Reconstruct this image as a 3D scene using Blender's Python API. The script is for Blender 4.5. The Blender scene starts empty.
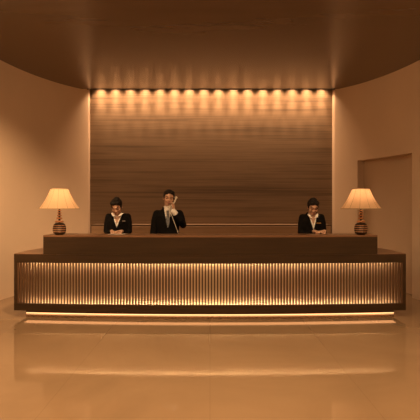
import bpy, bmesh, math, random
from mathutils import Vector, Matrix, Euler
random.seed(7)
PI = math.pi
sc = bpy.context.scene
col = sc.collection
EYE = 1.45

# ------------------------------------------------------------------ helpers
def tag(o, label=None, cat=None, group=None, kind=None):
    if label: o['label'] = label
    if cat: o['category'] = cat
    if group: o['group'] = group
    if kind: o['kind'] = kind
    return o

def empty(name, loc=(0, 0, 0), rz=0):
    o = bpy.data.objects.new(name, None)
    o.empty_display_size = .1
    col.objects.link(o); o.location = loc; o.rotation_euler = (0, 0, rz)
    return o

def link(name, bm, mats, parent=None, smooth=False):
    me = bpy.data.meshes.new(name)
    bmesh.ops.recalc_face_normals(bm, faces=bm.faces[:])
    bm.to_mesh(me); bm.free()
    return link_me(name, me, mats, parent, smooth)

def link_me(name, me, mats, parent=None, smooth=False):
    if not isinstance(mats, (list, tuple)): mats = [mats]
    if len(me.materials) == 0:
        for m in mats: me.materials.append(m)
    if smooth:
        for p in me.polygons: p.use_smooth = True
    o = bpy.data.objects.new(name, me)
    col.objects.link(o)
    if parent: o.parent = parent
    return o

def box(bm, x0, x1, y0, y1, z0, z1, bev=0):
    vs = [bm.verts.new(p) for p in ((x0,y0,z0),(x1,y0,z0),(x1,y1,z0),(x0,y1,z0),(x0,y0,z1),(x1,y0,z1),(x1,y1,z1),(x0,y1,z1))]
    fs = [bm.faces.new([vs[i] for i in f]) for f in ((0,1,2,3),(4,5,6,7),(0,1,5,4),(1,2,6,5),(2,3,7,6),(3,0,4,7))]
    if bev:
        es = list({e for f in fs for e in f.edges})
        bmesh.ops.bevel(bm, geom=es, offset=bev, segments=2, affect='EDGES', profile=.5)

def prism(bm, pts, z0, z1):
    lo = [bm.verts.new((p[0], p[1], z0)) for p in pts]
    hi = [bm.verts.new((p[0], p[1], z1)) for p in pts]
    n = len(pts)
    bm.faces.new(lo); bm.faces.new(hi)
    for i in range(n):
        bm.faces.new((lo[i], lo[(i+1) % n], hi[(i+1) % n], hi[i]))

def lathe(bm, prof, n=48, c=(0, 0, 0), pleat=0, npl=0):
    rings = []
    for r, z in prof:
        ring = []
        for k in range(n):
            a = 2*PI*k/n
            rr = r*(1+pleat*math.cos(npl*a)) if pleat else r
            ring.append(bm.verts.new((c[0]+rr*math.cos(a), c[1]+rr*math.sin(a), c[2]+z)))
        rings.append(ring)
    for a, b in zip(rings, rings[1:]):
        for k in range(n):
            bm.faces.new((a[k], a[(k+1) % n], b[(k+1) % n], b[k]))
    return rings

def tube(bm, pts, rad, n=16, M=None, flat=None):
    """round or elliptical tube; rad entries r or (rx, ry); capped with domes"""
    pts = [Vector(p) for p in pts]
    R = [(r, r) if not isinstance(r, tuple) else r for r in rad]
    # domes: extra end rings
    d0 = (pts[0]-pts[1]).normalized(); d1 = (pts[-1]-pts[-2]).normalized()
    P, Q = [], []
    for f, k in ((1.0, .05), (.87, .5), (.5, .87)):
        P.append(pts[0]+d0*min(R[0])*f); Q.append((R[0][0]*k, R[0][1]*k))
    P += pts; Q += R
    for f, k in ((.5, .87), (.87, .5), (1.0, .05)):
        P.append(pts[-1]+d1*min(R[-1])*f); Q.append((R[-1][0]*k, R[-1][1]*k))
    up = Vector(flat) if flat else Vector((0, 1, 0))
    rings = []
    for i, p in enumerate(P):
        t = (P[min(i+1, len(P)-1)]-P[max(i-1, 0)]).normalized()
        b = up - t*up.dot(t)
        if b.length < .05:
            b = Vector((1, 0, 0)) - t*t.x
        b.normalize(); a = b.cross(t).normalized()
        ring = []
        for k in range(n):
            th = 2*PI*k/n
            v = p + a*Q[i][0]*math.cos(th) + b*Q[i][1]*math.sin(th)
            if M: v = M @ v
            ring.append(bm.verts.new(v))
        rings.append(ring)
    for a, b in zip(rings, rings[1:]):
        for k in range(n):
            bm.faces.new((a[k], a[(k+1) % n], b[(k+1) % n], b[k]))
    bm.faces.new(rings[0]); bm.faces.new(rings[-1])

def ball(bm, c, r, M=None, seg=20):
    if not isinstance(r, (tuple, list)): r = (r, r, r)
    m = Matrix.Translation(c) @ Matrix.Diagonal((*r, 1))
    if M: m = M @ m
    bmesh.ops.create_uvsphere(bm, u_segments=seg, v_segments=seg//2+2, radius=1, matrix=m)

def fused(bm, voxel, smooth=4):
    """voxel-fuse everything in bm into one continuous skin; returns mesh datablock"""
    bmesh.ops.recalc_face_normals(bm, faces=bm.faces[:])
    me = bpy.data.meshes.new('tmp'); bm.to_mesh(me); bm.free()
    o = bpy.data.objects.new('tmp', me); col.objects.link(o)
    r = o.modifiers.new('r', 'REMESH'); r.mode = 'VOXEL'; r.voxel_size = voxel
    s = o.modifiers.new('s', 'SMOOTH'); s.iterations = smooth; s.factor = .5
    dg = bpy.context.evaluated_depsgraph_get(); dg.update()
    out = bpy.data.meshes.new_from_object(o.evaluated_get(dg), depsgraph=dg)
    bpy.data.objects.remove(o); bpy.data.meshes.remove(me)
    return out

# ------------------------------------------------------------------ materials
def mat(name, c, rough=.5, spec=.5, metal=0, coat=0):
    m = bpy.data.materials.new(name); m.use_nodes = True
    b = m.node_tree.nodes['Principled BSDF']
    b.inputs['Base Color'].default_value = (*c, 1)
    b.inputs['Roughness'].default_value = rough
    b.inputs['Specular IOR Level'].default_value = spec
    b.inputs['Metallic'].default_value = metal
    b.inputs['Coat Weight'].default_value = coat
    return m

def streaked(name, stops, scale, rough=.5, spec=.5, detail=8, coat=0, dist=.3, fine=None, bump=0):
    """noise stretched along an axis -> colour ramp"""
    m = mat(name, stops[0][1], rough, spec, 0, coat)
    nt = m.node_tree; N = nt.nodes; L = nt.links; b = N['Principled BSDF']
    tc = N.new('ShaderNodeTexCoord'); mp = N.new('ShaderNodeMapping')
    mp.inputs['Scale'].default_value = scale
    L.new(tc.outputs['Object'], mp.inputs['Vector'])
    no = N.new('ShaderNodeTexNoise'); no.inputs['Scale'].default_value = 1
    no.inputs['Detail'].default_value = detail; no.inputs['Roughness'].default_value = .6
    no.inputs['Distortion'].default_value = dist
    L.new(mp.outputs[0], no.inputs['Vector'])
    fac = no.outputs['Fac']
    if fine:
        mp2 = N.new('ShaderNodeMapping'); mp2.inputs['Scale'].default_value = fine
        L.new(tc.outputs['Object'], mp2.inputs['Vector'])
        n2 = N.new('ShaderNodeTexNoise'); n2.inputs['Scale'].default_value = 1; n2.inputs['Detail'].default_value = 3
        L.new(mp2.outputs[0], n2.inputs['Vector'])
        mx = N.new('ShaderNodeMix'); mx.data_type = 'FLOAT'; mx.inputs[0].default_value = .35
        L.new(fac, mx.inputs[2]); L.new(n2.outputs['Fac'], mx.inputs[3]); fac = mx.outputs[0]
    cr = N.new('ShaderNodeValToRGB')
    el = cr.color_ramp.elements
    while len(el) < len(stops): el.new(.5)
    for e, (p, c) in zip(el, stops): e.position = p; e.color = (*c, 1)
    L.new(fac, cr.inputs['Fac']); L.new(cr.outputs['Color'], b.inputs['Base Color'])
    if bump:
        bp = N.new('ShaderNodeBump'); bp.inputs['Strength'].default_value = bump; bp.inputs['Distance'].default_value = .01
        L.new(fac, bp.inputs['Height']); L.new(bp.outputs[0], b.inputs['Normal'])
    return m

def glow(name, c, s):
    m = bpy.data.materials.new(name); m.use_nodes = True
    b = m.node_tree.nodes['Principled BSDF']
    b.inputs['Base Color'].default_value = (.8, .8, .8, 1)
    b.inputs['Emission Color'].default_value = (*c, 1)
    b.inputs['Emission Strength'].default_value = s
    return m

WARM = (1, .52, .19)
M_wall = streaked('plaster', [(.3, (.60, .46, .33)), (.7, (.66, .51, .37))], (.6, .6, .6), .7, .25)
M_door = streaked('door_paint', [(.3, (.50, .37, .255)), (.7, (.54, .40, .28))], (.6, .6, .6), .55, .3)
M_ceil = streaked('ceiling_lacquer', [(.3, (.11, .070, .038)), (.7, (.14, .088, .050))], (.25, 1.2, 1), .26, .8, dist=.1)
M_panel = streaked('figured_timber', [(.25, (.060, .041, .027)), (.40, (.135, .092, .058)), (.50, (.215, .146, .090)), (.60, (.13, .089, .056)), (.75, (.27, .187, .118))],
                   (.16, .5, 3.2), .42, .35, detail=7, dist=.25, fine=(.5, 1, 45))
M_walnut = streaked('walnut', [(.3, (.023, .0125, .0055)), (.55, (.035, .019, .0085)), (.8, (.050, .027, .012))], (1.5, 8, 26), .38, .3, fine=(4, 20, 110))
M_lit_top = streaked('walnut_lit_top', [(.3, (.13, .062, .030)), (.6, (.17, .085, .042)), (.8, (.21, .105, .052))], (1.5, 22, 8), .32, .5)  # walnut again, lighter and redder: sheen of the lit tops put into the colour
M_slat = streaked('bronze_slat', [(.3, (.065, .030, .013)), (.7, (.10, .047, .020))], (30, 30, 3), .38, .5)
M_backlit = mat('frosted_backing', (.52, .36, .21), .6)
M_led = glow('led_strip', (1, .74, .45), 58)
M_led2 = glow('plinth_led', (1, .44, .17), 1.7)
M_led3 = glow('foot_led', (1, .50, .20), 2.0)
M_dark = mat('dark_metal', (.02, .016, .012), .45, .5, .3)
M_cred = streaked('credenza_timber', [(.3, (.30, .19, .11)), (.7, (.40, .26, .155))], (.6, 3, 18), .4, .4)
M_credtop = streaked('credenza_edge', [(.3, (.10, .062, .035)), (.7, (.14, .088, .05))], (.6, 18, 3), .45, .3)
M_skin = mat('skin', (.48, .285, .19), .5, .4)
M_lip = mat('lips', (.38, .13, .10), .45)
M_eye = mat('eye_line', (.03, .02, .015), .4)
M_hair = streaked('black_hair', [(.3, (.008, .006, .005)), (.7, (.018, .013, .010))], (60, 60, 8), .6, .2)
M_suit = streaked('black_suiting', [(.3, (.005, .0045, .004)), (.7, (.009, .0075, .007))], (90, 90, 90), .9, .1)
M_white = mat('white_cotton', (.78, .74, .68), .75, .2)
M_tie = streaked('grey_tie', [(.4, (.09, .09, .095)), (.6, (.17, .17, .18))], (80, 80, 80), .55, .4)
M_gold = mat('gold_badge', (.62, .36, .10), .3, .5, .9)
M_silver = mat('silver_badge', (.45, .42, .38), .35, .5, .8)
M_phone = mat('ivory_plastic', (.60, .53, .43), .4, .5)
M_paper = mat('paper', (.82, .79, .72), .8, .1)
M_shoe = mat('black_leather', (.012, .011, .010), .3, .5)
M_pot = streaked('glazed_pot', [(.35, (.018, .011, .006)), (.7, (.034, .020, .011))], (8, 8, 8), .4, .3)
M_bead = mat('copper_bead', (.50, .25, .12), .42, .5, .1)

# floor marble with large joints
def floor_material():
    m = streaked('polished_marble', [(.25, (.22, .142, .079)), (.5, (.247, .16, .09)), (.75, (.275, .18, .102))], (.7, .55, 1), 0.055, .5, detail=6, dist=1.6)
    nt = m.node_tree; N = nt.nodes; L = nt.links; b = N['Principled BSDF']
    cr = b.inputs['Base Color'].links[0].from_socket
    tc = N.new('ShaderNodeTexCoord'); br = N.new('ShaderNodeTexBrick')
    br.offset = 0; br.inputs['Scale'].default_value = 1
    br.inputs['Brick Width'].default_value = 1.2; br.inputs['Row Height'].default_value = 1.2
    br.inputs['Mortar Size'].default_value = .0022; br.inputs['Mortar Smooth'].default_value = .5
    br.inputs['Color1'].default_value = (.97, .97, .97, 1); br.inputs['Color2'].default_value = (1, 1, 1, 1)
    br.inputs['Mortar'].default_value = (.72, .70, .66, 1)
    L.new(tc.outputs['Object'], br.inputs['Vector'])
    mx = N.new('ShaderNodeMix'); mx.data_type = 'RGBA'; mx.blend_type = 'MULTIPLY'; mx.inputs[0].default_value = 1
    L.new(cr, mx.inputs[6]); L.new(br.outputs['Color'], mx.inputs[7]); L.new(mx.outputs[2], b.inputs['Base Color'])
    return m
M_floor = floor_material()

def shade_material():
    m = bpy.data.materials.new('pleated_silk'); m.use_nodes = True
    nt = m.node_tree; N = nt.nodes; L = nt.links; N.clear()
    out = N.new('ShaderNodeOutputMaterial'); d = N.new('ShaderNodeBsdfDiffuse'); t = N.new('ShaderNodeBsdfTranslucent')
    d.inputs['Color'].default_value = (.62, .46, .28, 1); t.inputs['Color'].default_value = (.84, .57, .38, 1)
    mx = N.new('ShaderNodeMixShader'); mx.inputs[0].default_value = .6
    L.new(d.outputs[0], mx.inputs[1]); L.new(t.outputs[0], mx.inputs[2]); L.new(mx.outputs[0], out.inputs[0])
    return m
M_shade = shade_material()

# ------------------------------------------------------------------ room shell
H = 3.78
CEIL_END = 10.18
PANEL_Y = 10.45
curve = [(2.43, 10.28), (2.60, 10.07), (2.78, 9.80), (2.93, 9.50), (3.06, 9.18), (3.16, 8.86), (3.235, 8.55), (3.29, 8.25), (3.34, 7.9), (3.385, 7.45),
         (3.42, 6.9), (3.45, 6.2), (3.47, 5.4), (3.48, 4.4), (3.48, -3.0)]
def resample(c, n=4):
    out = []
    for i in range(len(c)-1):
        p0 = Vector(c[max(i-1, 0)]); p1 = Vector(c[i]); p2 = Vector(c[i+1]); p3 = Vector(c[min(i+2, len(c)-1)])
        if i >= len(c)-3:
            out += [tuple(p1)]; continue
        for k in range(n):
            t = k/n
            out.append(tuple(.5*((2*p1)+(p2-p0)*t+(2*p0-5*p1+4*p2-p3)*t*t+(3*p1-p0-3*p2+p3)*t**3)))
    out.append(c[-1]); return out
cw = resample(curve)
def normals(c):
    ns = []
    for i in range(len(c)):
        a = Vector(c[max(i-1, 0)]); b = Vector(c[min(i+1, len(c)-1)])
        t = (b-a).normalized(); ns.append(Vector((-t.y, t.x)) if True else None)
    return ns
def wall_strip(bm, c, z0, z1, sx, th=.25, off=0, end=None):
    """solid curved wall; c listed back-to-front on the right-hand side; sx mirrors"""
    ns = normals(c)
    inn = [(sx*(p[0]+n.x*off), p[1]+n.y*off) for p, n in zip(c, ns)]
    out = [(sx*(p[0]+n.x*(off+th)), p[1]+n.y*(off+th)) for p, n in zip(c, ns)]
    if end:
        out[0] = end(out[0])
    prism(bm, inn+out[::-1], z0, z1)

# check the outward side: for the right wall outward is +x
DOOR_H = 2.345
ia = min(range(len(cw)), key=lambda i: abs(cw[i][0]/cw[i][1]-146.5/520))
ib = min(range(len(cw)), key=lambda i: abs(cw[i][0]/cw[i][1]-201/520))
ext = lambda p: (p[0], PANEL_Y+.3)

bm = bmesh.new()
c = [(2.41, PANEL_Y+.2), (2.41, PANEL_Y)] + [(2.41, 10.30)] + cw[1:]
def strip_poly(bm, c, z0, z1, sx, th=.22):
    ns = normals(c)
    s = [(p[0], p[1]) for p in c]
    o = [(max(p[0]+th, 2.75 if p[1] > 9.5 else 0)+ .0, p[1]) for p in c]
    # outer skin is a simple offset in x: convex enough for a hidden back face
    for i in range(len(c)-1):
        quad = [s[i], s[i+1], o[i+1], o[i]]
    pts = s + [(o[-1][0]+.2, o[-1][1]), (3.95, 5.5), (3.95, PANEL_Y+.2)]
    prism(bm, [(sx*x, y) for x, y in pts], z0, z1)
strip_poly(bm, [(2.41, PANEL_Y+.2)] + [(2.41, 10.30)] + cw[1:], 0, H+.3, -1)
wl = link('wall_left', bm, M_wall); tag(wl, kind='structure')

bm = bmesh.new()
RX = 2.455
full = [(RX, PANEL_Y+.2), (RX, 10.28)] + cw[1:]
# right wall: part behind door (back), over door, front part
back = [(RX, PANEL_Y+.2), (RX, 10.28)] + cw[1:ia+1]
front = cw[ib:]
D = .16
def off_pts(c, d):
    ns = normals(c)
    r = []
    for p, n in zip(c, ns):
        nn = n if n.x > 0 else -n
        r.append((p[0]+nn.x*d, p[1]+nn.y*d))
    return r
mid = cw[ia:ib+1]; mid_o = off_pts(mid, D)
prism(bm, back + [mid_o[0], (3.95, mid_o[0][1]), (3.95, PANEL_Y+.2)], 0, H+.3)
prism(bm, front + [(3.95, -3), (3.95, mid_o[-1][1]), mid_o[-1]], 0, H+.3)
prism(bm, mid + [mid_o[-1], (3.95, mid_o[-1][1]), (3.95, mid_o[0][1]), mid_o[0]], DOOR_H, H+.3)
wr = link('wall_right', bm, M_wall); tag(wr, kind='structure')
bm = bmesh.new()
m2 = off_pts(mid, D); m3 = off_pts(mid, D+.05)
prism(bm, m2 + m3[::-1], 0.004, DOOR_H)
dr = link('door_1', bm, M_door); tag(dr, kind='structure')

bm = bmesh.new(); box(bm, -3.95, 3.95, -3, PANEL_Y+.2, -.2, 0)
tag(link('floor', bm, M_floor), kind='structure')
bm = bmesh.new(); box(bm, -3.95, 3.95, -3, CEIL_END, H, H+.3)
tag(link('ceiling', bm, M_ceil), kind='structure')
bm = bmesh.new(); box(bm, -3.95, 3.95, CEIL_END-.2, PANEL_Y+.2, H+.3, H+.4)
tag(link('trim_2', bm, M_dark), kind='structure')
bm = bmesh.new(); box(bm, -2.41, RX, CEIL_END, CEIL_END+.012, H-.012, H+.3)
tag(link('trim_1', bm, M_dark), kind='structure')
bm = bmesh.new(); box(bm, -2.41, RX, PANEL_Y, PANEL_Y+.2, 0, H+.3)
tag(link('wall_back', bm, M_panel), kind='structure')
bm = bmesh.new(); box(bm, -3.95, 3.95, -3.2, -3, 0, H+.3)
tag(link('wall_front', bm, M_wall), kind='structure')

# low credenza under the timber wall
cz = empty('credenza', (.02, 10.2, 0))
tag(cz, 'long low brown timber credenza across the foot of the striped timber wall, behind the staff', 'credenza')
bm = bmesh.new(); box(bm, -2.30, 2.30, -.20, .24, .08, 1.105, .004); link('carcass', bm, M_cred, cz)
bm = bmesh.new(); box(bm, -2.305, 2.305, -.215, .245, 1.105, 1.13, .003); link('countertop', bm, M_credtop, cz)
bm = bmesh.new(); box(bm, -2.26, 2.26, -.16, .2, 0, .08); link('plinth', bm, M_dark, cz)
for k in range(8):
    x0 = -2.296+k*.574
    bm = bmesh.new(); box(bm, x0+.003, x0+.571, -.222, -.2005, .09, 1.095, .002); d = link('door', bm, M_cred, cz)

# ------------------------------------------------------------------ reception desk
def fy(x): return 6.73+.157*(x/2.596)**2
def arc(bm, xa, xb, o0, o1, z0, z1, n=48):
    xs = [xa+(xb-xa)*k/n for k in range(n+1)]
    prism_strip(bm, [(x, fy(x)+o0) for x in xs], [(x, fy(x)+o1) for x in xs], z0, z1)
def prism_strip(bm, A, B, z0, z1):
    v = [[bm.verts.new((p[0], p[1], z)) for p in S] for S in (A, B) for z in (z0, z1)]
    a0, a1, b0, b1 = v
    n = len(A)
    for i in range(n-1):
        bm.faces.new((a0[i], a0[i+1], a1[i+1], a1[i])); bm.faces.new((b0[i], b0[i+1], b1[i+1], b1[i]))
        bm.faces.new((a0[i], a0[i+1], b0[i+1], b0[i])); bm.faces.new((a1[i], a1[i+1], b1[i+1], b1[i]))
    for i in (0, n-1): bm.faces.new((a0[i], a1[i], b1[i], b0[i]))

desk = empty('reception_desk', (0, 0, 0))
tag(desk, 'long dark walnut reception desk with glowing vertical slats across its bowed front', 'desk')
ZB, ZL, ZT = .095, .841, 1.092
W = 2.596
bm = bmesh.new(); arc(bm, -W, W, 0, .05, .728, ZL-.002); link('top_rail', bm, M_walnut, desk)
bm = bmesh.new(); arc(bm, -W, W, 0, .05, ZB, .190); link('bottom_rail', bm, M_walnut, desk)
for s in (-1, 1):
    bm = bmesh.new(); a, b = sorted((s*W, s*(W-.045))); arc(bm, a, b, 0, .12, .190, .728, 4); link('end_stile', bm, M_walnut, desk)
bm = bmesh.new()
NS = 129; p = .0394
for k in range(NS+1):
    x = (k-NS/2)*p
    sl = .628*x/ (2.596**2) * .5
    y = fy(x)
    box(bm, x-.0115, x+.0115, y+.006, y+.034, .186, .732)
link('slat_screen', bm, M_slat, desk)
bm = bmesh.new(); arc(bm, -W+.045, W-.045, .115, .125, .150, .76); link('backing_panel', bm, M_backlit, desk)
for z in (.752, .158):
    bm = bmesh.new(); arc(bm, -2.44, 2.44, .076, .090, z-.006, z+.006); link('light_strip', bm, M_led, desk)
bm = bmesh.new(); arc(bm, -W+.004, W-.004, .126, .50, ZB, ZL-.003); link('carcass', bm, M_walnut, desk)
bm = bmesh.new(); arc(bm, -W+.004, W-.004, .05, .126, ZB, .145); arc(bm, -W+.004, W-.004, .05, .126, .765, ZL-.003); link('carcass_lip', bm, M_walnut, desk)
# raised counter
bm = bmesh.new(); arc(bm, -2.195, 2.205, .002, .50, ZL, ZT-.022); link('raised_front', bm, M_walnut, desk)
bm = bmesh.new(); arc(bm, -2.195, 2.205, 0, .51, ZT-.022, ZT); link('countertop', bm, M_lit_top, desk)
# wings with curved ends
wing = [(2.596, fy(2.596)+.0), (2.606, 7.15), (2.604, 7.45), (2.58, 7.72), (2.53, 7.95), (2.44, 8.12), (2.31, 8.23), (2.12, 8.28), (2.02, 8.28)]
for s in (-1, 1):
    w = [(s*x, y) for x, y in wing]
    bm = bmesh.new(); prism(bm, [(s*2.592, fy(2.592)+.501)]+[(s*(x-.012), y) for x, y in wing[2:]]+[(s*2.02, fy(2.02)+.501)], ZB, ZL-.022)
    link('side_cabinet', bm, M_walnut, desk)
    bm = bmesh.new(); prism(bm, [(s*2.594, fy(2.594)+.002)]+w[1:]+[(s*2.02, fy(2.02)+.003)], ZL-.002, ZL+.004)
    link('side_top', bm, M_lit_top, desk)
bm = bmesh.new(); arc(bm, -W+.06, W-.06, .29, .48, 0, ZB)
link('plinth', bm, M_walnut, desk)
for s in (-1, 1):
    bm = bmesh.new(); prism(bm, [(s*2.43, 7.38), (s*2.40, 7.9), (s*2.2, 8.15), (s*2.1, 8.15), (s*2.1, 7.38)], 0, ZB); link('plinth', bm, M_dark, desk)
bm = bmesh.new(); arc(bm, -2.5, 2.5, .12, .25, ZB-.008, ZB-.001, 24); link('underside_light', bm, M_led2, desk)
bm = bmesh.new(); arc(bm, -2.53, 2.53, .276, .2895, .003, .013); link('floor_light_strip', bm, M_led3, desk)
# staff worktop
bm = bmesh.new(); arc(bm, -2.015, 2.015, .512, .76, .735, .76); link('staff_worktop', bm, M_lit_top, desk)
for x in (-1.96, -.1, 1.0, 1.95):
    bm = bmesh.new(); box(bm, x-.012, x+.012, fy(x)+.515, fy(x)+.74, 0, .735); link('worktop_support', bm, M_walnut, desk)

# ------------------------------------------------------------------ table lamps
def make_lamp(x, LAMP):
    y = fy(x)+.135
    t = empty('table_lamp', (x, y, ZT))
    bm = bmesh.new()
    prof = [(.001, 0), (.052, 0), (.056, .006), (.060, .012)]
    nr = 5; z0, z1 = .016, .150
    for k in range(nr*6+1):
        u = k/(nr*6); z = z0+(z1-z0)*u
        r = .066+.022*math.sin(PI*min(1, u*.9+.1))**.7
        r -= .006*(1-abs(math.sin(PI*u*nr)))**1.5
        prof.append((r, z))
    prof += [(.052, .160), (.001, .162)]
    lathe(bm, prof); link('base', bm, M_pot, t, True)
    for k in range(1, 5):
        u = k/5; z = .016+.134*u; rr = .066+.022*math.sin(PI*min(1, u*.9+.1))**.7 - .001
        bm = bmesh.new(); lathe(bm, [(rr-.010, z-.0035), (rr, z-.0035), (rr+.0015, z), (rr, z+.0035), (rr-.010, z+.0035)], 48)
        link('base_band', bm, M_bead, t, True)
    bm = bmesh.new(); tube(bm, [(0, 0, .165), (0, 0, .34)], [.015, .012], 20); link('stem', bm, M_pot, t, True)
    zb = .158
    radii = [.058, .040, .033, .029, .025]
    hs = [.046, .040, .036, .032, .030]
    for r, h in zip(radii, hs):
        bm = bmesh.new()
        lathe(bm, [(.010, zb+h*.16), (r*.82, zb+h*.18), (r*.98, zb+h*.30), (r, zb+h*.46), (r*.90, zb+h*.62), (r*.70, zb+h*.68), (.010, zb+h*.70)], 32)
        link('bead', bm, M_bead, t, True)
        zb += h
    bm = bmesh.new(); lathe(bm, [(.001, zb-.004), (.009, zb-.004), (.009, zb+.05), (.014, zb+.052), (.014, zb+.09), (.001, zb+.092)], 20)
    link('socket', bm, M_dark, t, True)
    S0, S1 = .348, .612
    bm = bmesh.new()
    prof = []
    for k in range(15):
        u = k/14
        r = .262+(.113-.262)*(u**.93); r -= .010*math.sin(PI*u)
        prof.append((r, S0+(S1-S0)*u))
    lathe(bm, prof, 288, pleat=.010, npl=48)
    sh = link('lamp_shade', bm, M_shade, t, True)
    bm = bmesh.new()
    for k in range(12):
        a = 2*PI*(k+.35)/12
        tube(bm, [((q-.002)*math.cos(a), (q-.002)*math.sin(a), z) for q, z in prof], [.0022]*len(prof), 6)
    link('shade_frame', bm, M_trim, sh)
    for r, z in ((.262, S0), (.113, S1)):
        bm = bmesh.new()
        lathe(bm, [(r-.002, z-.004), (r+.003, z-.004), (r+.003, z+.004), (r-.002, z+.004), (r-.002, z-.004)], 96)
        link('shade_trim', bm, M_trim, sh)
    bm = bmesh.new()
    for k in range(3):
        a = k*2*PI/3+.4
        tube(bm, [(.011*math.cos(a), .011*math.sin(a), .44), (.112*math.cos(a), .112*math.sin(a), S1-.004)], [.0015, .0015], 6)
    link('spider', bm, M_dark, t)
    bm = bmesh.new(); ball(bm, (0, 0, .462), (.026, .026, .032)); link('bulb', bm, M_bulb, t, True)
    l = bpy.data.lights.new('lamp_bulb', 'POINT'); l.energy = LAMP; l.color = (1, .60, .30); l.shadow_soft_size = .035
    lo = bpy.data.objects.new('lamp_bulb_light', l); col.objects.link(lo); lo.parent = t; lo.location = (0, 0, .505)
    return t
LAMP = 1.1
M_trim = mat('shade_trim', (.30, .20, .11), .7)
M_bulb = glow('bulb_glass', (1, .62, .28), 6)
a = make_lamp(-2.015, 1.0); tag(a, 'lit pleated table lamp with dark ribbed base, left end of the desk', 'lamp', 'table lamps on the desk')
b = make_lamp(2.02, 1.9); tag(b, 'lit pleated table lamp at the right end of the desk before the door recess', 'lamp', 'table lamps on the desk')

# ------------------------------------------------------------------ downlights in the slot
def spot(name, loc, target, energy, size, blend=1, color=WARM, soft=.03, parent=None):
    l = bpy.data.lights.new(name, 'SPOT'); l.energy = energy; l.color = color
    l.spot_size = math.radians(size); l.spot_blend = blend; l.shadow_soft_size = soft
    o = bpy.data.objects.new(name, l); col.objects.link(o)
    o.location = loc
    o.rotation_euler = (Vector(target)-Vector(loc)).to_track_quat('-Z', 'Y').to_euler()
    if parent: o.parent = parent
    return o
ND = 16
M_lens = glow('downlight_lens', (1, .66, .32), 12)
bm = bmesh.new(); lathe(bm, [(.030, 0), (.036, 0), (.036, .12), (.001, .12), (.001, .115), (.030, .10), (.030, 0)], 24)
me_can = bpy.data.meshes.new('can'); bmesh.ops.recalc_face_normals(bm, faces=bm.faces[:]); bm.to_mesh(me_can); bm.free(); me_can.materials.append(M_dark)
bm = bmesh.new(); lathe(bm, [(.001, .085), (.0295, .085), (.0295, .092), (.001, .092)], 24)
me_len = bpy.data.meshes.new('lens'); bm.to_mesh(me_len); bm.free(); me_len.materials.append(M_lens)
sp = bpy.data.lights.new('downlight_spot', 'SPOT')
sp2 = bpy.data.lights.new('downlight_core', 'SPOT')
sp2.energy = 120; sp2.color = (1, .61, .33); sp2.spot_size = math.radians(38); sp2.spot_blend = 1; sp2.shadow_soft_size = .02
SPOT_Y = 10.34
for k in range(ND):
    x = (100.5+k*(322-100.5)/(ND-1)-210)/50.0
    t = empty('recessed_downlight', (x, SPOT_Y, 3.945))
    nth = ['end', 'second', 'third', 'fourth', 'fifth', 'sixth', 'seventh', 'eighth']
    where = nth[k]+' from the left' if k < 8 else nth[ND-1-k]+' from the right' if k < ND-1 else 'rightmost of the row'
    if k == 0: where = 'leftmost of the row'
    tag(t, 'round downlight in ceiling slot above timber wall, ' + where, 'downlight', 'downlights in the ceiling slot')
    o = bpy.data.objects.new('housing', me_can); col.objects.link(o); o.parent = t
    o = bpy.data.objects.new('lens', me_len); col.objects.link(o); o.parent = t
    s = bpy.data.objects.new('downlight_beam', sp); col.objects.link(s); s.parent = t
    s.location = (0, 0, -.008); s.rotation_euler = (math.radians(2), 0, 0)
    s = bpy.data.objects.new('downlight_core', sp2); col.objects.link(s); s.parent = t
    s.location = (0, 0, -.008); s.rotation_euler = (math.radians(4), 0, 0)
sp.energy = 68; sp.color = (1, .58, .31); sp.spot_size = math.radians(98); sp.spot_blend = 1; sp.shadow_soft_size = .035

# lobby ceiling spots (in front of and above the picture)
for i, (x, y, e) in enumerate([(-2.2, 5.0, 420), (0, 4.4, 300), (2.2, 5.0, 220), (-2.2, 2.6, 420), (0, 2.6, 330), (2.2, 2.6, 300), (-1.2, 0, 330), (1.2, 0, 330)]):
    spot('lobby_spot', (x, y, H-.02), (x, y+.25, 0), e, 146, .7, (1, .64, .335), .12)
spot('wall_fill', (-1.3, 5.2, H-.02), (-3.3, 8.2, .95), 1080, 54, 1, (1, .61, .31), .06)  # added fill lamps that brighten the side walls, no fitting behind them
spot('wall_fill', (1.3, 5.2, H-.02), (3.3, 8.3, 1.2), 70, 56, 1, (1, .64, .35), .06)
spot('wall_fill', (.6, 4.0, H-.02), (-3.3, 8.3, 2.6), 260, 52, 1, (1, .62, .31), .06)
spot('wall_fill', (-.6, 4.0, H-.02), (3.3, 8.3, 2.7), 240, 50, 1, (1, .62, .31), .06)

# ------------------------------------------------------------------ staff
def hand(bm, M, side=1, curl=.5, spread=.05):
    """palm + four fingers + thumb; local: wrist at origin, +z to the fingers, palm faces -y, thumb at side*x"""
    tube(bm, [(0, 0, -.015), (side*.002, 0, .03), (0, 0, .078)], [(.026, .017), (.036, .015), (.039, .012)], 14, M)
    base = [(.030, .080, .070), (.010, .084, .078), (-.010, .082, .073), (-.029, .076, .058)]
    for i, (x, z, ln) in enumerate(base):
        pts = [(side*x*.8, 0, z-.02), (side*x, 0, z)]
        a = curl*.5; px = Vector((side*x, 0, z))
        for seg, f in enumerate((.45, .30, .25)):
            px = px + Vector((side*spread*x*4*f, -math.sin(a), math.cos(a)))*ln*f
            pts.append(tuple(px)); a += curl*.8
        tube(bm, pts, [.0095, .0092, .0085, .0078, .0068], 10, M)
    tube(bm, [(side*.02, -.004, .012), (side*.045, -.014, .035), (side*.056, -.028, .060), (side*.052, -.04, .082)], [.014, .0125, .0105, .0085], 10, M)

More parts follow.
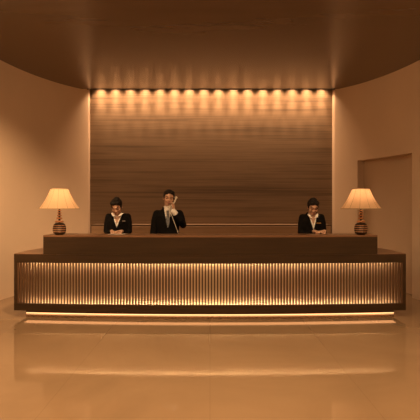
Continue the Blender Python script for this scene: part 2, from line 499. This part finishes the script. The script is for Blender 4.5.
def head(bm, M, f=1.0, male=True):
    # local: origin at head centre, face towards -y
    ball(bm, (0, .012, .022), (.076*f, .094*f, .088*f), M)
    ball(bm, (0, -.020, -.030), (.062*f, .070*f, .070*f), M)
    ball(bm, (0, -.052, -.078), ((.036 if male else .028)*f, .034, .028), M)      # chin
    ball(bm, (0, -.080, .026), (.050, .014, .012), M)                            # brow
    for s in (-1, 1):
        ball(bm, (s*.036, -.062, -.022), (.026, .024, .026), M)                  # cheek
        ball(bm, (s*.077*f, .008, -.008), (.010, .020, .031), M)                 # ear
        ball(bm, (s*.031, -.076, .006), (.015, .011, .009), M)                   # lids
    tube(bm, [(0, -.088, .016), (0, -.098, -.006), (0, -.106, -.022)], [.008, .010, .013], 10, M)
    ball(bm, (0, -.098, -.027), (.018, .012, .010), M)
    ball(bm, (0, -.084, -.052), (.024, .012, .006), M)                           # lips
    ball(bm, (0, -.080, -.060), (.020, .012, .006), M)

def paint_face(me, M):
    inv = M.inverted()
    for p in me.polygons:
        q = inv @ p.center
        if q.y > -.045 or abs(q.x) > .06: continue
        for s in (-1, 1):
            if abs(q.x-s*.031) < .015 and abs(q.z-.004) < .0045: p.material_index = 2
            if abs(q.x-s*.033) < .019 and abs(q.z-.0265-.003*math.cos((q.x-s*.033)*80)) < .0045: p.material_index = 2
        if abs(q.x) < .023 and abs(q.z+.056) < .0075*(1-(abs(q.x)/.03)**2): p.material_index = 1

def torso(bm, rings, grow=0, M=None):
    pts = [(0, y, z) for z, w, d, y in rings]
    tube(bm, pts, [(w+grow, d+grow) for z, w, d, y in rings], 28, M)

def person(root, P):
    H0 = P['h']; k = H0/1.73; male = P['male']; w = P.get('w', 1.0)
    S = lambda v: v*k
    tr = [(S(.90), .155*w, .105, 0), (S(1.02), (.150 if male else .132)*w, .100, -.002), (S(1.12), (.152 if male else .125)*w, .100, -.004),
          (S(1.24), .168*w, .112, -.004), (S(1.33), .172*w, .108, 0), (S(1.395), .150*w, .080, .008), (S(1.43), .085*w, .060, .012)]
    hc = Vector(P['head']); HM = Matrix.Translation(hc) @ Euler(P['headrot'], 'XYZ').to_matrix().to_4x4()
    hs = P.get('hs', 1.0); HM = HM @ Matrix.Diagonal((hs, hs, hs, 1))
    neck0 = Vector((0, .015, S(1.40))); neck1 = HM @ Vector((0, .020, -.045))
    bm = bmesh.new()
    torso(bm, tr)
    nr = .056 if male else .047
    tube(bm, [neck0, (neck0+neck1)/2, neck1], [nr*1.08, nr, nr], 18)
    head(bm, HM, 1.0 if male else .96, male)
    for s in (-1, 1):
        A = P['arm'][0 if s < 0 else 1]
        r = .046 if male else .038
        tube(bm, A, [r, r*.9, r*.84, r*.78, r*.60, r*.56][:len(A)] if len(A) <= 6 else None, 14)
        hand(bm, P['hand'][0 if s < 0 else 1], P['handside'][0 if s < 0 else 1], P['curl'][0 if s < 0 else 1])
        lx = .085*w
        tube(bm, [(s*lx*.95, 0, S(.90)), (s*lx, -.01, S(.70)), (s*lx, -.012, S(.50)), (s*lx*.98, .0, S(.34)), (s*lx*.98, .012, S(.09))],
             [.085, .075, .055, .052, .036], 16)
        tube(bm, [(s*lx, .02, .045), (s*(lx+.01), -.06, .038), (s*(lx+.018), -.13, .028)], [(.036, .034), (.040, .026), (.038, .016)], 12, None, (0, 0, 1))
    me = fused(bm, .0045, 3)
    me.materials.append(M_skin); me.materials.append(M_lip); me.materials.append(M_eye)
    paint_face(me, HM)
    o = link_me('body', me, M_skin, root, True)
    # hair
    bm = bmesh.new()
    ball(bm, (0, .030, .042), (.086, .096, .088), HM)
    ball(bm, (0, .050, -.005), (.074, .074, .080), HM)
    if male:
        ball(bm, (.0, -.022, .100), (.056, .056, .030), HM)
        ball(bm, (-.046, -.040, .086), (.034, .036, .028), HM)
        ball(bm, (.030, -.050, .096), (.044, .036, .024), HM)
        for s in (-1, 1): ball(bm, (s*.071, -.014, .030), (.012, .034, .044), HM)
    else:
        ball(bm, (-.030, -.036, .086), (.048, .050, .034), HM)
        ball(bm, (.034, -.030, .088), (.044, .048, .034), HM)
        for s in (-1, 1): ball(bm, (s*.068, .004, .020), (.015, .034, .046), HM)
        for c_, r_ in P['bun']: ball(bm, c_, r_, HM)
    me = fused(bm, .005, 3)
    link_me('hair', me, M_hair, root, True)
    # shirt
    bm = bmesh.new(); torso(bm, tr[1:], .010)
    if male: tube(bm, [(0, .015, S(1.385)), neck0+(neck1-neck0)*.30], [nr*1.35, nr*1.22], 20)
    me = fused(bm, .006, 2)
    if not male:
        b3 = bmesh.new(); b3.from_mesh(me)
        dl = [f for f in b3.faces if (lambda q: (q.y < .03 and q.z > S(1.29) and abs(q.x) < .36*(q.z-S(1.29))) or (q.z > S(1.40) and math.hypot(q.x, q.y-.015) < nr*1.5))(f.calc_center_median())]
        bmesh.ops.delete(b3, geom=dl, context='FACES'); b3.to_mesh(me); b3.free()
    shirt = link_me('shirt' if male else 'blouse', me, M_white, root, True)
    # jacket with a V opening
    bm = bmesh.new(); torso(bm, [(S(.80), .175*w, .120, 0)]+tr, .018)
    for s in (-1, 1):
        A = [Vector(v) for v in P['arm'][0 if s < 0 else 1]]
        r = .056 if male else .047
        cut = A[:-2] + [A[-3]+(A[-2]-A[-3])*.80]
        rr = [r*1.02, r, r*.93, r*.88, r*.76]
        tube(bm, cut, rr, 16)
        ball(bm, A[0]+Vector((-s*.035, 0, .004)), (r*1.15, r*1.05, r*.92))
    me = fused(bm, .007, 3)
    b2 = bmesh.new(); b2.from_mesh(me)
    zt = S(1.46); zv = P['v']; vw = P['vw']; vx = P.get('vx', 0)
    dele = []
    for f in b2.faces:
        c_ = f.calc_center_median()
        u = (c_.z-zv)/(S(1.40)-zv)
        if (u > 0 and c_.y < .02 and abs(c_.x-vx*(1-u)) < vw*min(u, 1.15)) or (c_.z > S(1.415) and math.hypot(c_.x, c_.y-.015) < nr*1.45) :
            dele.append(f)
    bmesh.ops.delete(b2, geom=dele, context='FACES'); b2.to_mesh(me); b2.free()
    me.materials.append(M_suit)
    jk = link_me('jacket', me, M_suit, root, True)
    sd = jk.modifiers.new('t', 'SOLIDIFY'); sd.thickness = .004; sd.offset = -1
    # collar wings
    for s in (-1, 1):
        bm = bmesh.new()
        zc = S(1.40)
        pts = P['collar'](s)
        lo = [bm.verts.new(q) for q in pts]; hi = [bm.verts.new(Vector(q)+Vector((0, -.006, .001))) for q in pts]
        n = len(pts); bm.faces.new(lo); bm.faces.new(hi)
        for i in range(n): bm.faces.new((lo[i], lo[(i+1) % n], hi[(i+1) % n], hi[i]))
        link('collar', bm, M_white, shirt)
    # lapels
    for s in (-1, 1):
        bm = bmesh.new()
        yz = lambda z: -(.150 - abs(z-S(1.24))*.14)
        pts = [(vx+s*.004, yz(zv)+.006, zv-.01), (s*(vw*.62), yz(S(1.30))+.005, S(1.30)), (s*vw*1.12, yz(S(1.385))+.030, S(1.385)),
               (s*(vw+.045), yz(S(1.35))+.022, S(1.35)), (s*(vw*.62+.050), yz(S(1.30))+.008, S(1.305)), (vx+s*.03, yz(zv)+.004, zv+.03)]
        lo = [bm.verts.new(q) for q in pts]; hi = [bm.verts.new(Vector(q)+Vector((0, -.004, 0))) for q in pts]
        n = len(pts); bm.faces.new(lo); bm.faces.new(hi)
        for i in range(n): bm.faces.new((lo[i], lo[(i+1) % n], hi[(i+1) % n], hi[i]))
        link('lapel', bm, M_suit, jk)
    # trousers or skirt, shoes
    bm = bmesh.new()
    if male:
        torso(bm, [(S(.84), .160, .112, 0), (S(.97), .152, .106, 0)], .008)
        for s in (-1, 1):
            lx = .085*w
            tube(bm, [(s*lx*.95, 0, S(.86)), (s*lx, -.01, S(.68)), (s*lx, -.012, S(.48)), (s*lx, 0, S(.3)), (s*lx, .012, S(.08))], [.098, .088, .072, .066, .060], 18)
        me = fused(bm, .008, 3); link_me('trousers', me, M_suit, root, True)
    else:
        torso(bm, [(S(.54), .150, .108, -.005), (S(.72), .172, .120, 0), (S(.86), .175, .122, 0), (S(.98), .142, .108, 0)], .006)
        me = fused(bm, .008, 3); link_me('skirt', me, M_suit, root, True)
    for s in (-1, 1):
        lx = .085*w; bm = bmesh.new()
        tube(bm, [(s*lx, .035, .038), (s*lx, -.01, .040), (s*(lx+.01), -.075, .034), (s*(lx+.019), -.150, .026)], [(.036, .034), (.040, .036), (.046, .030), (.040, .022)], 16, None, (0, 0, 1))
        me = fused(bm, .006, 2)
        for v in me.vertices: v.co.z = max(v.co.z, .002)
        link_me('shoe', me, M_shoe, root, True)

def HMt(loc, zdir, ydir):
    """hand frame: +z towards fingers, -y palm normal"""
    z = Vector(zdir).normalized(); y = Vector(ydir); y = (y-z*y.dot(z)).normalized(); x = y.cross(z)
    return Matrix.Translation(loc) @ Matrix((x, y, z)).transposed().to_4x4()

D_P = 7.65
px = lambda u: (u-210)/68.0

# --- man on the telephone
man = empty('person', (px(168.3), D_P, 0))
tag(man, 'person in black suit and grey tie holding a telephone handset to the ear', 'person', 'staff behind the desk')
armR = [(-.168, .01, 1.366), (-.196, .01, 1.27), (-.214, .0, 1.12), (-.225, -.03, 1.02), (-.215, -.07, .90), (-.21, -.08, .86)]
armL = [(.164, .0, 1.366), (.196, -.03, 1.28), (.222, -.08, 1.20), (.190, -.15, 1.27), (.105, -.20, 1.385), (.095, -.20, 1.41)]
person(man, dict(h=1.73, w=.93, male=True, head=(.010, -.035, 1.592), headrot=(math.radians(8), math.radians(6), math.radians(8)),
    arm=[armR, armL], hand=[HMt((-.21, -.08, .85), (0.05, -.25, -1), (1, 0, 0)), HMt((.095, -.20, 1.42), (-.12, .30, 1), (1, -.45, 0))],
    handside=[1, -1], curl=[.35, .75], v=1.165, vw=.050,
    collar=lambda s: [(s*.010, -.105, 1.418), (s*.042, -.074, 1.446), (s*.056, -.062, 1.424), (s*.034, -.116, 1.380)]))
# tie
bm = bmesh.new()
def slab(bm, pts, th):
    lo = [bm.verts.new(q) for q in pts]; hi = [bm.verts.new(Vector(q)+Vector((0, -th, 0))) for q in pts]
    n = len(pts); bm.faces.new(lo); bm.faces.new(hi)
    for i in range(n): bm.faces.new((lo[i], lo[(i+1) % n], hi[(i+1) % n], hi[i]))
slab(bm, [(-.016, -.112, 1.415), (.020, -.112, 1.415), (.014, -.122, 1.380), (-.010, -.122, 1.380)], .012)
slab(bm, [(-.010, -.122, 1.382), (.014, -.122, 1.382), (.034, -.140, 1.26), (.012, -.146, 1.165), (-.026, -.140, 1.26)], .006)
link('tie', bm, M_tie, man)
# shirt cuff of the raised arm
bm = bmesh.new(); tube(bm, [(.130, -.186, 1.352), (.092, -.208, 1.402)], [.041, .040], 18)
link('shirt_cuff', bm, M_white, man, True)

# telephone
ph = empty('telephone', (px(180), 7.345, .76))
tag(ph, 'ivory telephone whose handset is held to the ear by the man in grey tie', 'telephone')
w2p = lambda v: tuple(Vector(v)-Vector((px(180), 7.345, .76)))
bm = bmesh.new()
vs = [(-.075, -.085, 0), (.075, -.085, 0), (.075, .085, 0), (-.075, .085, 0)]
top = [(-.070, -.080, .055), (.070, -.080, .055), (.070, .080, .030), (-.070, .080, .030)]
lo = [bm.verts.new(v) for v in vs]; hi = [bm.verts.new(v) for v in top]
bm.faces.new(lo); bm.faces.new(hi)
for i in range(4): bm.faces.new((lo[i], lo[(i+1) % 4], hi[(i+1) % 4], hi[i]))
bmesh.ops.bevel(bm, geom=bm.edges[:], offset=.006, segments=2, affect='EDGES'); link('base', bm, M_phone, ph, True)
mx_, my_ = px(168.3), D_P
ear = Vector((mx_+.105, my_-.050, 1.600)); mouth = Vector((mx_+.016, my_-.175, 1.462))
ctr = (ear+mouth)/2 + Vector((.030, -.030, 0))
bm = bmesh.new()
ax = (ear-mouth).normalized(); outd = Vector((.8, -.5, 0)); outd = (outd-ax*outd.dot(ax)).normalized()
tube(bm, [w2p(mouth+outd*.018), w2p(mouth+outd*.030+ax*.03), w2p(ctr+outd*.012), w2p(ear+outd*.030-ax*.03), w2p(ear+outd*.018)], [.010, .0115, .011, .0115, .010], 14)
for e in (ear, mouth): tube(bm, [w2p(e+outd*.024), w2p(e+outd*.004)], [.019, .017], 18)
me = fused(bm, .003, 2); link_me('handset', me, M_phone, ph, True)
bm = bmesh.new()
c0 = mouth+outd*.02-ax*.02; c1 = Vector((px(179.6), 7.40, 1.08)); c2 = Vector((px(181), 7.36, .82))
pts = [w2p(c0), w2p(c0.lerp(c1, .33)+Vector((.002, 0, -.003))), w2p(c0.lerp(c1, .66)), w2p(c1), w2p(c2)]
tube(bm, pts, [.0035]*5, 8); link('cord', bm, M_phone, ph, True)

# --- woman on the left, head bowed
def woman(x, lean, badge, P):
    r = empty('person', (x, D_P, 0))
    person(r, P)
    bm = bmesh.new()
    cx, cz, bw, bh = badge
    box(bm, cx-bw, cx+bw, -.146, -.138, cz-bh, cz+bh, .001); link('name_badge', bm, P['bm'], r)
    return r
def warm_arms(top):
    L = [(-.140, .0, top), (-.158, -.01, top-.09), (-.168, -.03, top-.22), (-.130, -.13, top-.26), (-.030, -.33, 1.125), (-.020, -.36, 1.122)]
    R = [(.140, .0, top), (.158, -.01, top-.09), (.168, -.03, top-.22), (.150, -.13, top-.26), (.108, -.33, 1.125), (.100, -.36, 1.122)]
    return [L, R]
lw = woman(px(118.2), 0, (.105, 1.262, .022, .006), dict(h=1.62, w=.86, male=False, head=(-.008, -.085, 1.468), headrot=(math.radians(31), math.radians(-4), math.radians(-6)), hs=.97,
    arm=warm_arms(1.325), hand=[HMt((-.020, -.37, 1.120), (.75, -.62, -.06), (0, 0, 1)), HMt((.100, -.37, 1.128), (-.55, -.8, -.06), (0, 0, 1))],
    handside=[-1, 1], curl=[.25, .25], v=1.165, vw=.054, bm=M_silver,
    bun=[((.012, .045, .104), (.046, .044, .038)), ((0, .085, .045), (.050, .035, .050))],
    collar=lambda s: [(s*.012, -.120, 1.325), (s*.058, -.085, 1.385), (s*.086, -.080, 1.372), (s*.064, -.128, 1.335)]))
tag(lw, 'person in black suit with bowed head, left of the one on the telephone', 'person', 'staff behind the desk')
rw = woman(px(311.8), 0, (.072, 1.232, .034, .006), dict(h=1.62, w=.86, male=False, head=(.004, -.060, 1.458), headrot=(math.radians(22), math.radians(5), math.radians(4)), hs=.97,
    arm=warm_arms(1.315), hand=[HMt((-.020, -.37, 1.120), (.75, -.62, -.06), (0, 0, 1)), HMt((.100, -.37, 1.128), (-.75, -.62, -.06), (0, 0, 1))],
    handside=[-1, 1], curl=[.25, .25], v=1.125, vw=.052, bm=M_gold,
    bun=[((-.006, .020, .112), (.056, .050, .036)), ((0, .085, .045), (.050, .035, .050))],
    collar=lambda s: [(s*.012, -.116, 1.300), (s*.056, -.085, 1.372), (s*.082, -.080, 1.362), (s*.062, -.128, 1.318)]))
tag(rw, 'person in black suit with gold name badge, alone at the right side of the desk', 'person', 'staff behind the desk')

# sheet of paper under the hands of the left clerk
bm = bmesh.new(); box(bm, -.074, .074, -.105, .105, 0, .0012)
pp = link('paper_sheet', bm, M_paper); pp.location = (px(124), fy(1.3)+.40, ZT+.0005); pp.rotation_euler = (0, 0, math.radians(72))
tag(pp, 'white sheet of paper lying on the desk top under the hands of the bowed person', 'paper')

# ------------------------------------------------------------------ camera, world, view
cam = bpy.data.cameras.new('camera'); co = bpy.data.objects.new('camera', cam); col.objects.link(co)
co.location = (0, 0, EYE); co.rotation_euler = (math.radians(90), 0, 0)
cam.sensor_width = 36; cam.lens = 36*520/420; cam.shift_y = -2/420; cam.clip_start = .05
sc.camera = co
wd = bpy.data.worlds.new('world'); sc.world = wd; wd.use_nodes = True
wd.node_tree.nodes['Background'].inputs[0].default_value = (.01, .006, .003, 1)
wd.node_tree.nodes['Background'].inputs[1].default_value = .2
sc.view_settings.view_transform = 'Standard'; sc.view_settings.look = 'None'
sc.view_settings.gamma = 1; sc.view_settings.use_curve_mapping = False
sc.view_settings.exposure = 0
sc.cycles.use_denoising = True
sc.cycles.max_bounces = 10; sc.cycles.diffuse_bounces = 6
sc.cycles.caustics_reflective = False
sc.cycles.use_light_tree = True
